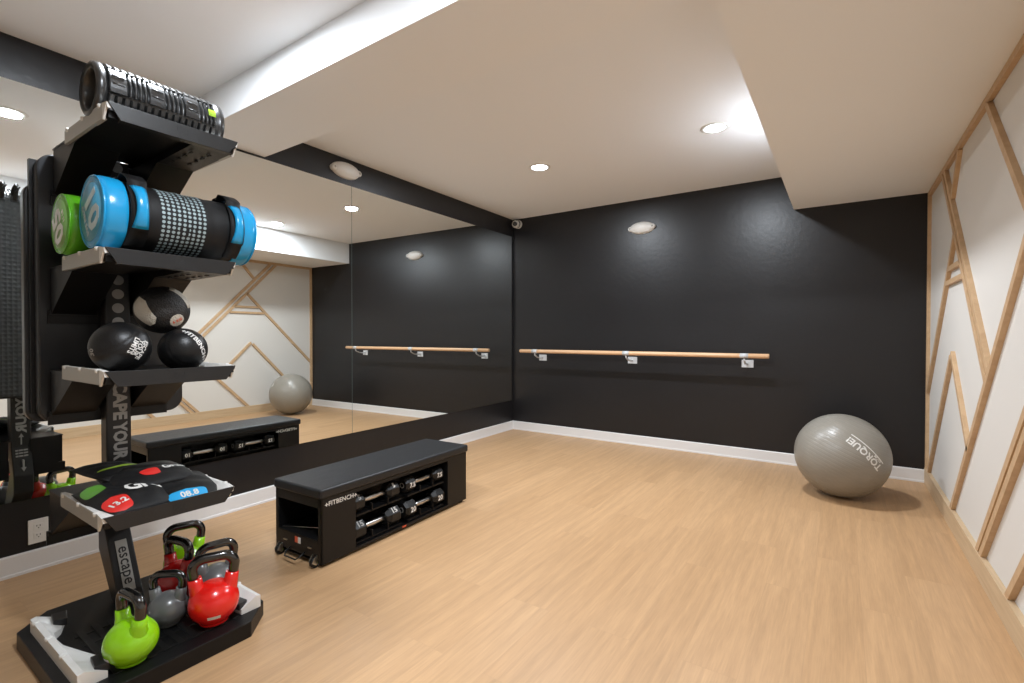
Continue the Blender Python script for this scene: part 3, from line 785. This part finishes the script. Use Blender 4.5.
for k in range(7):
    yy = YC - 0.125 + k * 0.052
    b = B(); b.tube([(0.556, yy, 1.900), (0.556, yy + 0.008, 1.945), (0.532, yy + 0.012, 1.962), (0.518, yy + 0.010, 1.94), (0.520, yy, 1.875)], 0.010, 8); b.box(0.514, 0.564, yy - 0.014, yy + 0.016, 1.872, 1.905)
    b.tube([(0.516, yy - 0.012, 1.90), (0.500, yy + 0.004, 1.925), (0.508, yy + 0.018, 1.95)], 0.006, 6)
    rk(b, 'clip', PLASTB)

# ------------------------------------------------------------------ foam roller on the top shelf
z0 = SH[0][0]
RR = 0.096
t = thing('foam_roller', 'black ribbed hollow foam roller lying on the top shelf', 'foam roller', (1.225, -4.200, z0 - 0.020 + RR + 0.008))
Lr = 0.196
M = Matrix.Rotation(-PI / 2, 4, 'X')
# core tube with rounded rims
b = B(); b.lathe([(RR * 0.70, -Lr), (RR * 0.86, -Lr - 0.006), (RR * 0.96, -Lr), (RR * 0.97, -Lr + 0.018), (RR * 0.86, -Lr + 0.026), (RR * 0.86, Lr - 0.026), (RR * 0.97, Lr - 0.018), (RR * 0.96, Lr), (RR * 0.86, Lr + 0.006), (RR * 0.70, Lr), (RR * 0.66, Lr - 0.01), (RR * 0.66, -Lr + 0.01), (RR * 0.70, -Lr)], 48, M=M)
core = b.obj('core', EVA, t)
# tread: alternating sectors of ribs and long blocks
SECT = [(-86, -18, 0), (-12, 38, 1), (44, 112, 0), (118, 168, 1), (174, 222, 0), (228, 268, 1)]
for (da, db, kind) in SECT:
    a0 = math.radians(da); a1 = math.radians(db)
    b = B()
    if kind == 0:
        segs = [(-Lr + 0.028 + k * 0.0212, 0.0165) for k in range(17)]
    else:
        segs = []; yy = -Lr + 0.028
        while yy < Lr - 0.06:
            segs.append((yy, 0.050)); yy += 0.055
            for k in range(4): segs.append((yy, 0.0085)); yy += 0.0145
    for (y0_, wy) in segs:
        if y0_ + wy > Lr - 0.024: continue
        nn_ = 6; vv = []; inset = 0.0025
        big = wy > 0.03
        for (ro, yi_) in ((RR * 0.84, 0.0), (RR * 0.95, 0.0), (RR, inset), (RR, wy - inset), (RR * 0.95, wy), (RR * 0.84, wy)):
            for k in range(nn_ + 1):
                a = a0 + (a1 - a0) * k / nn_
                vv.append((ro * math.cos(a), y0_ + yi_, ro * math.sin(a)))
        f = []; w1 = nn_ + 1
        for i in range(5):
            for k in range(nn_): f.append((i * w1 + k, i * w1 + k + 1, (i + 1) * w1 + k + 1, (i + 1) * w1 + k))
        f += [tuple(i * w1 for i in range(6)), tuple(i * w1 + nn_ for i in range(5, -1, -1))]
        b.raw(vv, f)
        if big:   # groove in the long block
            for q in (0.34, 0.66):
                a = a0 + (a1 - a0) * q
                b.tube([(RR * 1.0 * math.cos(a), y0_ + 0.008, RR * 1.0 * math.sin(a)), (RR * 1.0 * math.cos(a), y0_ + wy - 0.008, RR * 1.0 * math.sin(a))], 0.0035, 6)
    b.obj('tread', EVA, t)
a = 0.25
b = B(); vv = []
for y0_ in (Lr - 0.058, Lr - 0.032):
    for k in range(5):
        aa = a - 0.14 + 0.28 * k / 4; vv.append((1.015 * RR * math.cos(aa), y0_, 1.015 * RR * math.sin(aa)))
b.raw(vv, [(k, k + 1, k + 6, k + 5) for k in range(4)]); b.obj('lime_tag', LIMEP, t)

# ------------------------------------------------------------------ weight bags on the second shelf
def bag(name, label, loc, R_, Lh, capm, num, small, flip, dots=True, handles=True):
    """weight bag: cylinder along y, coloured end caps, dark body"""
    t = thing(name, label, 'weight bag', loc, 0.0, 'cylindrical weight bags on the second shelf')
    M = Matrix.Rotation(-PI / 2, 4, 'X')
    cap = 0.070
    b = B(); 
    pr = [(R_ * 0.97, -Lh + cap - 0.004), (R_ * 0.95, -Lh + cap + 0.05), (R_ * 0.93, 0), (R_ * 0.95, Lh - cap - 0.05), (R_ * 0.97, Lh - cap + 0.004)]
    # soft wrinkling
    prof = []
    for i in range(41):
        u = i / 40; y = -Lh + cap + (2 * Lh - 2 * cap) * u
        prof.append((R_ * (0.955 - 0.02 * math.sin(PI * u) + 0.006 * math.sin(u * 31) + 0.004 * math.sin(u * 57)), y))
    b.lathe(prof, 56, M=M, rfun=lambda a, z: 1 + 0.006 * math.sin(5 * a + z * 20))
    body = b.obj('body', FABRIC, t)
    for e in (-1, 1):
        pr = [(0.0, Lh - 0.002), (R_ * 0.86, Lh - 0.002), (R_ * 0.93, Lh - 0.004), (R_ * 0.965, Lh - 0.010), (R_ * 0.985, Lh - 0.014), (R_ * 1.0, Lh - 0.020), (R_ * 1.005, Lh - cap * 0.55), (R_ * 0.995, Lh - cap + 0.006), (R_ * 0.975, Lh - cap)]
        b = B(); MM = M if e > 0 else Matrix.Rotation(PI, 4, 'Z') @ M
        b.lathe(list(reversed(pr)), 56, M=MM)
        c = b.obj('end_cap', capm, t)
        b = B(); b.tube([(R_ * 0.965 * math.cos(2 * PI * k / 48), e * (Lh - 0.006), R_ * 0.965 * math.sin(2 * PI * k / 48)) for k in range(48)], 0.0032, 6, closed=True); b.obj('piping', capm, c)
        if e < 0:
            # print on the near end: large numerals, frosted patch and small words
            a_ = math.radians(-62 if flip > 0 else 118)     # reading direction on the end, x = room side
            Mf = frame((0, -Lh + 0.0010, 0), (math.cos(a_), 0, math.sin(a_)), (-math.sin(a_), 0, math.cos(a_)))
            B().lathe([(0.0, 0.0), (R_ * 0.80, 0.0), (R_ * 0.80, 0.0006), (0.0, 0.0006)], 40, M=Matrix.Translation((0, -Lh + 0.0024, 0)) @ Matrix.Rotation(PI / 2, 4, 'X')).obj('print_patch', PATB if capm is BLUE else PATG, c)
            g = text_geo(num, R_ * 0.98, 0.03, 0.0006)
            b = B(); b.raw(*g, M=Mf @ Matrix.Translation((0, R_ * 0.16, 0)) @ Matrix.Translation((0, -R_ * 0.04, 0.0006)) @ Matrix.Diagonal((1.22, 1.20, 1, 1))); b.obj('numeral', PRINTP if capm is BLUE else PRINTW, c)
            b = B(); b.raw(*text_geo(small, R_ * 0.20, 0.02, 0.0006), M=Mf @ Matrix.Translation((0, -R_ * 0.45, 0))); b.obj('lettering', PRINTP if capm is BLUE else PRINTW, c)
    if handles:
        for yy, w_ in ((-Lh + 0.100, 0.024), (Lh - cap - 0.015, 0.022)):
            # webbing sleeve standing off the bag: coloured grip facing the room
            aa = [math.radians(a) for a in range(-24, 48, 6)]
            b = B(); vv = []
            for (q, rr) in ((0, R_ * 1.00), (0, R_ * 1.07), (1, R_ * 1.09), (1, R_ * 1.0)):
                pass
            nA = len(aa)
            for k, a in enumerate(aa):
                u = k / (nA - 1); lift = 0.010 + 0.016 * math.sin(PI * u); wv = w_ * (1 - 0.30 * math.sin(PI * u))
                for dy, dr in ((-wv, 0.0), (-wv * 0.5, 0.005), (wv * 0.5, 0.005), (wv, 0.0), (wv * 0.5, -0.006), (-wv * 0.5, -0.006)):
                    rr = R_ + lift + dr; vv.append((rr * math.cos(a), yy + dy, rr * math.sin(a)))
            f = []
            for k in range(nA - 1):
                for j in range(6): f.append((k * 6 + j, k * 6 + (j + 1) % 6, k * 6 + 6 + (j + 1) % 6, k * 6 + 6 + j))
            f += [tuple(range(6)), tuple(range(6 * nA - 1, 6 * nA - 7, -1))]
            b.raw(vv, f, smooth=True); h = b.obj('grip', capm, t)
            b = B(); vv = []
            strap = [math.radians(a) for a in range(-60, 130, 6)]
            for a in strap:
                rr = R_ * 0.985 + (0.012 if -26 < math.degrees(a) < 100 else 0.002) + (0.014 if 47 < math.degrees(a) < 80 else 0)
                for dy, dr in ((-w_ - 0.004, 0), (w_ + 0.004, 0), (w_ + 0.004, -0.004), (-w_ - 0.004, -0.004)):
                    vv.append(((rr + dr) * math.cos(a), yy + dy, (rr + dr) * math.sin(a)))
            f = []
            for k in range(len(strap) - 1):
                for j in range(4): f.append((k * 4 + j, k * 4 + (j + 1) % 4, k * 4 + 4 + (j + 1) % 4, k * 4 + 4 + j))
            b.raw(vv, f, smooth=True); b.obj('strap', FABRIC, t)
    if dots:
        b = B(); nn = 46
        for i in range(9):
            yy = -0.078 + i * 0.0165
            for k in range(nn):
                a = 2 * PI * k / nn; u = (yy + Lh - cap) / (2 * Lh - 2 * cap)
                rr = R_ * (0.955 - 0.02 * math.sin(PI * u) + 0.006 * math.sin(u * 31) + 0.004 * math.sin(u * 57)) * (1 + 0.006 * math.sin(5 * a + yy * 20)) + 0.0012
                o_ = Vector((rr * math.cos(a), yy, rr * math.sin(a)))
                nrm_ = Vector((math.cos(a), 0, math.sin(a))); tg = Vector((-math.sin(a), 0, math.cos(a))); yv = Vector((0, 1, 0))
                b.raw([tuple(o_ + 0.0058 * (math.cos(q * PI / 4) * tg + math.sin(q * PI / 4) * yv)) for q in range(8)], [tuple(range(8))])
        d_ = b.obj('dot_print', DOTS, body)
    return t
zt2 = SH[1][0] - 0.020
RB = 0.1235
bag('weight_bag', 'large blue and black cylindrical weight bag marked 10 on the second shelf', (1.262, -4.158, zt2 + RB + 0.026), RB, 0.250, BLUE, '10', 'CORE BAG', 1)
RG = 0.108
bag('weight_bag', 'green capped weight bag half hidden behind the blue bag', (1.028, -4.190, zt2 + RG + 0.026), RG, 0.242, GREENV, '05', '11 LB', -1, dots=False, handles=False)

# ------------------------------------------------------------------ balls on the third shelf
zt3 = SH[2][0] - 0.020
def slam(label, loc, R_, words, cdir, xdir, size, extra=None, axis=(0.3, 0.2, 1)):
    t = thing('slam_ball', label, 'ball', loc, 0, 'black rubber balls on the third shelf')
    q = Vector(axis).to_track_quat('Z', 'Y')
    b = B(); n = 64; pr = []
    for i in range(n + 1):
        a = PI * i / n; rr = R_
        z = -R_ * math.cos(a)
        for g in (-0.45, 0.45):
            dd = abs(z / R_ - g)
            if dd < 0.035: rr = R_ * (1 - 0.03 * (1 - dd / 0.035))
        pr.append((rr * math.sin(a), z))
    pr[0] = (0, -R_); pr[-1] = (0, R_)
    b.lathe(pr, 56); o = b.obj('shell', SLAM, t); o.rotation_mode = 'QUATERNION'; o.rotation_quaternion = q
    b = B()
    for wd, dy in words:
        g = text_geo(wd, size, 0.03); b.raw(*on_sphere(([(x, y + dy, z) for x, y, z in g[0]], g[1]), cdir, xdir, R_, lift=0.0008))
    b.obj('lettering', PRINTW, t)
    if extra:
        b = B(); g = text_geo(extra[0], size * 1.2, 0.03); b.raw(*on_sphere(g, extra[1], extra[2], R_, lift=0.0008)); b.obj('numeral', PRINTG, t)
    return t
toc = lambda p: (CAM - Vector(p)).normalized()
def cam_axes(p):
    v = toc(p); r_ = Vector((0, 0, 1)).cross(v).normalized(); u_ = v.cross(r_); return v, r_, u_     # toward viewer, picture right, picture up
RS = 0.084
RL = 0.090
p = Vector((1.225, -4.315, zt3 + RL + 0.004)); v_, r_, u_ = cam_axes(p)
slam('black slam ball with three words of white lettering, left on the third shelf', p, RL, [('ESCAPE', 0.017), ('YOUR', 0.0), ('LIMITS', -0.017)], v_ * 0.78 + r_ * 0.50 - u_ * 0.02, -(r_ * 0.52 + u_ * 0.80), 0.022, ('30', -r_ * 0.86 + v_ * 0.50 - u_ * 0.18, u_), axis=(0.2, -0.6, 0.8))
p = Vector((1.235, -4.122, zt3 + RS - 0.002)); v_, r_, u_ = cam_axes(p)
slam('black slam ball with an arc of white lettering, right on the third shelf', p, RS - 0.002, [('+FITBENCH+', 0.0)], v_ * 0.68 + r_ * 0.58 + u_ * 0.28, -u_ * 0.72 + r_ * 0.50, 0.027, axis=(0.9, 0.1, 0.3))
# medicine ball on top of them
RM = 0.091
p = Vector((1.165, -4.165, zt3 + 2 * RS + 0.067)); v_, r_, u_ = cam_axes(p)
t = thing('medicine_ball', 'black and cream panelled medicine ball stacked on the two slam balls', 'ball', p)
b = B().ball((0, 0, 0), RM, 72); b.obj('shell', PEB, t)
def sph_patch(poly, cdir, xdir, R_, lift, m, name, parent, nsub=10):
    """filled convex patch on a sphere: fan in polar rings"""
    cx = sum(p_[0] for p_ in poly) / len(poly); cy = sum(p_[1] for p_ in poly) / len(poly)
    # densify outline
    out = []
    for i in range(len(poly)):
        a, c = poly[i], poly[(i + 1) % len(poly)]
        for k in range(6): out.append((a[0] + (c[0] - a[0]) * k / 6, a[1] + (c[1] - a[1]) * k / 6))
    vv = [(cx, cy, 0)]; f = []
    n_ = len(out)
    for j in range(1, nsub + 1):
        s_ = j / nsub
        for (x, y) in out: vv.append((cx + (x - cx) * s_, cy + (y - cy) * s_, 0))
    for k in range(n_): f.append((0, 1 + k, 1 + (k + 1) % n_))
    for j in range(nsub - 1):
        for k in range(n_):
            a = 1 + j * n_ + k; c = 1 + j * n_ + (k + 1) % n_; f.append((a, c, c + n_, a + n_))
    b = B(); b.raw(*on_sphere((vv, f), cdir, xdir, R_, lift=lift), smooth=True); return b.obj(name, m, parent)
w_ = 0.030
panel = [(-0.062, 0.034), (-0.020, 0.042), (0.046, 0.012), (0.052, -0.014), (0.040, -0.036), (-0.030, -0.030), (-0.058, -0.006)]
sph_patch(panel, v_ * 0.72 - r_ * 0.62 - u_ * 0.14, r_ * 0.85 - u_ * 0.40, RM, 0.0015, PEW, 'cream_panel', t)
sph_patch([(-0.055, 0.022), (0.055, 0.022), (0.050, -0.022), (-0.045, -0.022)], v_ * 0.30 + r_ * 0.66 + u_ * 0.60, r_ * 0.65 - u_ * 0.72, RM, 0.0015, PEW, 'cream_panel', t)
circ = [(0.026 * math.cos(2 * PI * k / 12), 0.026 * math.sin(2 * PI * k / 12)) for k in range(12)]
cd_ = v_ * 0.74 + r_ * 0.50 - u_ * 0.42
sph_patch(circ, cd_, r_, RM, 0.0015, PEW, 'cream_disc', t)
b = B(); b.raw(*on_sphere(text_geo('6 KG', 0.016, 0.04), cd_, r_ * 0.9 + u_ * 0.3, RM, lift=0.003)); b.obj('lettering', ORANGEP, t)

# ------------------------------------------------------------------ sand bags on the low shelf
zt4 = SH[3][0] - 0.020
def pillow(label, loc, rot, a, bb_, h, patches, texts, sag=0.0, tilt=(0, 0)):
    """soft rectangular power bag: a along local x, bb_ along local y"""
    t = thing('sand_bag', label, 'sand bag', loc, 0, 'soft sand bags piled on the low shelf')
    t.rotation_euler = (tilt[0], tilt[1], rot)
    def prof(u, v):   # u,v in -1..1
        e = max(0.0, (1 - abs(u) ** 3)) * max(0.0, (1 - abs(v) ** 3))
        wr = 0.05 * math.sin(7 * u + 3 * v) * math.sin(5 * v + 1.3) + 0.03 * math.sin(13 * u - 4 * v)
        z = h * (e ** 0.72) * (1 + 1.6 * wr)
        d = sag * (u * u)
        return z, d
    def pos(u, v, top=True, lift=0.0):
        pinch = 1 - 0.08 * (v * v) ; pinch2 = 1 - 0.08 * (u * u)
        z, d = prof(u, v)
        return (a * u * pinch, bb_ * v * pinch2, (z + lift if top else -z * 0.45) - d + h * 0.45)
    N_ = 28; b = B(); vv = []; f = []
    for top in (True, False):
        for i in range(N_ + 1):
            for j in range(N_ + 1): vv.append(pos(-1 + 2 * i / N_, -1 + 2 * j / N_, top))
    K = (N_ + 1) ** 2
    for o_ in (0, K):
        for i in range(N_):
            for j in range(N_):
                q = o_ + i * (N_ + 1) + j; f.append((q, q + 1, q + N_ + 2, q + N_ + 1))
    b.raw(vv, f, smooth=True)
    bmesh.ops.remove_doubles(b.bm, verts=b.bm.verts[:], dist=0.0004)
    shell = b.obj('cover', FABRIC, t)
    for (u0, u1, v0, v1, m, nm) in patches:
        n_ = 12; vv = []; f = []
        for i in range(n_ + 1):
            for j in range(n_ + 1):
                uu, v2 = i / n_, j / n_
                # rounded off outline
                U = u0 + (u1 - u0) * uu; sh_ = 0.5 - 0.5 * math.sqrt(max(0, 1 - (2 * uu - 1) ** 4)); V = v0 + (v1 - v0) * (sh_ + (1 - 2 * sh_) * v2)
                vv.append(pos(U, V, True, 0.0018))
        for i in range(n_):
            for j in range(n_): q = i * (n_ + 1) + j; f.append((q, q + 1, q + n_ + 2, q + n_ + 1))
        B().raw(vv, f, smooth=True).obj(nm, m, t)
    for (s_, size, u, v, ang, m) in texts:
        g = text_geo(s_, size, 0.03); vv = []
        for (x, y, z) in g[0]:
            xr = x * math.cos(ang) - y * math.sin(ang); yr = x * math.sin(ang) + y * math.cos(ang)
            vv.append(pos(u + xr / a, v + yr / bb_, True, 0.0038))
        B().raw(vv, g[1]).obj('lettering', m, t)
    # piped seam
    ring = [pos(math.cos(q) * (1 if abs(math.cos(q)) < 0.999 else 1), math.sin(q)) for q in [0]]
    return t
# bottom: red corner 13.2 bag and blue corner 08.8 bag; above: red print bag, green edged bag
pillow('flat black sand bag with a red corner marked 13.2 on the low shelf', (1.205, -4.300, zt4 + 0.002), 0.12, 0.155, 0.112, 0.044,
       [(0.34, 0.93, -0.94, -0.30, REDP, 'red_corner'), (-0.70, -0.05, -0.95, -0.42, GREENP, 'green_corner')],
       [('13.2', 0.034, 0.66, -0.62, PI / 2 + 0.2, PRINTW), ('Grip', 0.070, 0.20, 0.40, PI / 2, PRINTW)], tilt=(0.0, 0.12))
pillow('flat black sand bag with a blue corner marked 08.8 at the shelf front', (1.240, -4.138, zt4 - 0.002), -0.06, 0.138, 0.116, 0.036,
       [(0.50, 0.96, -0.62, 0.50, BLUEP, 'blue_corner')], [('08.8', 0.036, 0.72, -0.02, PI / 2, PRINTW)], tilt=(0.03, 0.20))
pillow('black sand bag with red and white printing on top of the bag pile', (1.120, -4.205, zt4 + 0.047), 0.05, 0.120, 0.138, 0.034,
       [(0.18, 0.62, -0.30, 0.16, REDP, 'red_print')], [('GRIP', 0.042, 0.26, 0.58, PI / 2, PRINTW)], tilt=(0.0, 0.12))
pillow('black sand bag with lime green piping, highest on the bag pile', (1.015, -4.275, zt4 + 0.064), 0.45, 0.092, 0.118, 0.030,
       [(0.20, 0.32, -0.85, 0.75, LIMEP, 'lime_stripe')], [], tilt=(-0.14, 0.20))

# ------------------------------------------------------------------ kettlebells on the base
def kettlebell(label, x, y, ang, col, s=1.0, tagc=PRINTW, tag_on=True):
    t = thing('kettlebell', label, 'kettlebell', (x, y, BT + 0.004), ang, 'kettlebells on the rack base')
    r = 0.082 * s
    # body: squashed sphere with flat foot and a stepped ridge near the foot
    pr = [(0.0, 0.0), (r * 0.50, 0.0), (r * 0.56, 0.003)]
    for i in range(5, 29):
        a = PI * i / 30
        rr = r * math.sin(a) * 1.0; z = r * 0.90 - r * 0.94 * math.cos(a)
        if 8 <= i <= 9: rr *= 0.985
        if z > 0.004: pr.append((rr, z))
    pr.append((0.0, r * 1.84))
    b = B(); b.lathe(pr, 48)
    # horns: shoulders that rise into the sleeves
    hx = 0.056 * s
    zt = r * 1.84
    for sx in (-1, 1):
        b.tube([(sx * hx * 0.55, 0, zt - 0.070 * s), (sx * hx * 0.80, 0, zt - 0.035 * s), (sx * hx * 0.98, 0, zt - 0.008 * s), (sx * hx * 1.06, 0, zt + 0.020 * s)], [0.040 * s, 0.032 * s, 0.0235 * s, 0.0215 * s], 24)
    body = b.obj('body', col, t)
    # handle
    hh = 0.094 * s; w_ = hx * 1.06; zr = zt + 0.012 * s; pts = []
    top = zt + hh * 0.90; rad = 0.036 * s
    pts.append((-w_, 0, zr - 0.02 * s)); pts.append((-w_ - 0.004 * s, 0, zr + 0.02 * s)); 
    for k in range(8):
        a = PI - (PI / 2) * k / 7; pts.append((-(w_ + 0.006 * s - rad) + rad * math.cos(a), 0, top - rad + rad * math.sin(a)))
    for k in range(8):
        a = PI / 2 - (PI / 2) * k / 7; pts.append(((w_ + 0.006 * s - rad) + rad * math.cos(a), 0, top - rad + rad * math.sin(a)))
    pts.append((w_ + 0.004 * s, 0, zr + 0.02 * s)); pts.append((w_, 0, zr - 0.02 * s))
    b = B(); b.tube(pts, 0.0175 * s, 20); b.obj('handle', GLOSSB, t)
    if tag_on:
        g = []
        z0_, z1_ = r * 0.52, r * 0.66
        vv = []
        for z in (z0_, z1_):
            for k in range(7):
                a = -PI / 2 - 0.26 + 0.52 * k / 6; cz = (z - r * 0.90) / (r * 0.94); rr = r * math.sqrt(max(0, 1 - cz * cz)) + 0.0008
                vv.append((rr * math.cos(a), rr * math.sin(a), z))
        B().raw(vv, [(k, k + 1, k + 8, k + 7) for k in range(6)]).obj('label', tagc, t)
    return t
def face(x, y, extra=0.0):      # angle that puts the handle square to the camera, then turned by extra
    d_ = Vector((CAM.x - x, CAM.y - y)); return math.atan2(d_.y, d_.x) + PI / 2 + extra
kettlebell('bright red kettlebell with black handle, front right of the base', 1.375, -4.080, face(1.375, -4.08, 0.0), REDK, 1.04)
kettlebell('lime green kettlebell with black handle, front left of the base', 1.390, -4.345, face(1.39, -4.345, -1.15), GREENK, 0.94)
kettlebell('small dark grey kettlebell between the lime green and bright red ones', 1.250, -4.185, face(1.25, -4.185, -0.5), GREYK, 0.80, tag_on=False)
kettlebell('deep red kettlebell standing behind the small grey one', 1.065, -4.075, face(1.065, -4.075, -1.0), REDD, 0.98, tag_on=False)
kettlebell('grey kettlebell almost hidden behind the bright red one', 1.220, -3.998, face(1.22, -3.998, 0.25), GREYK, 0.96)
kettlebell('lime green kettlebell at the back of the base, behind the deep red one', 0.905, -3.990, face(0.905, -3.99, 0.10), GREENK, 0.98, tag_on=False)
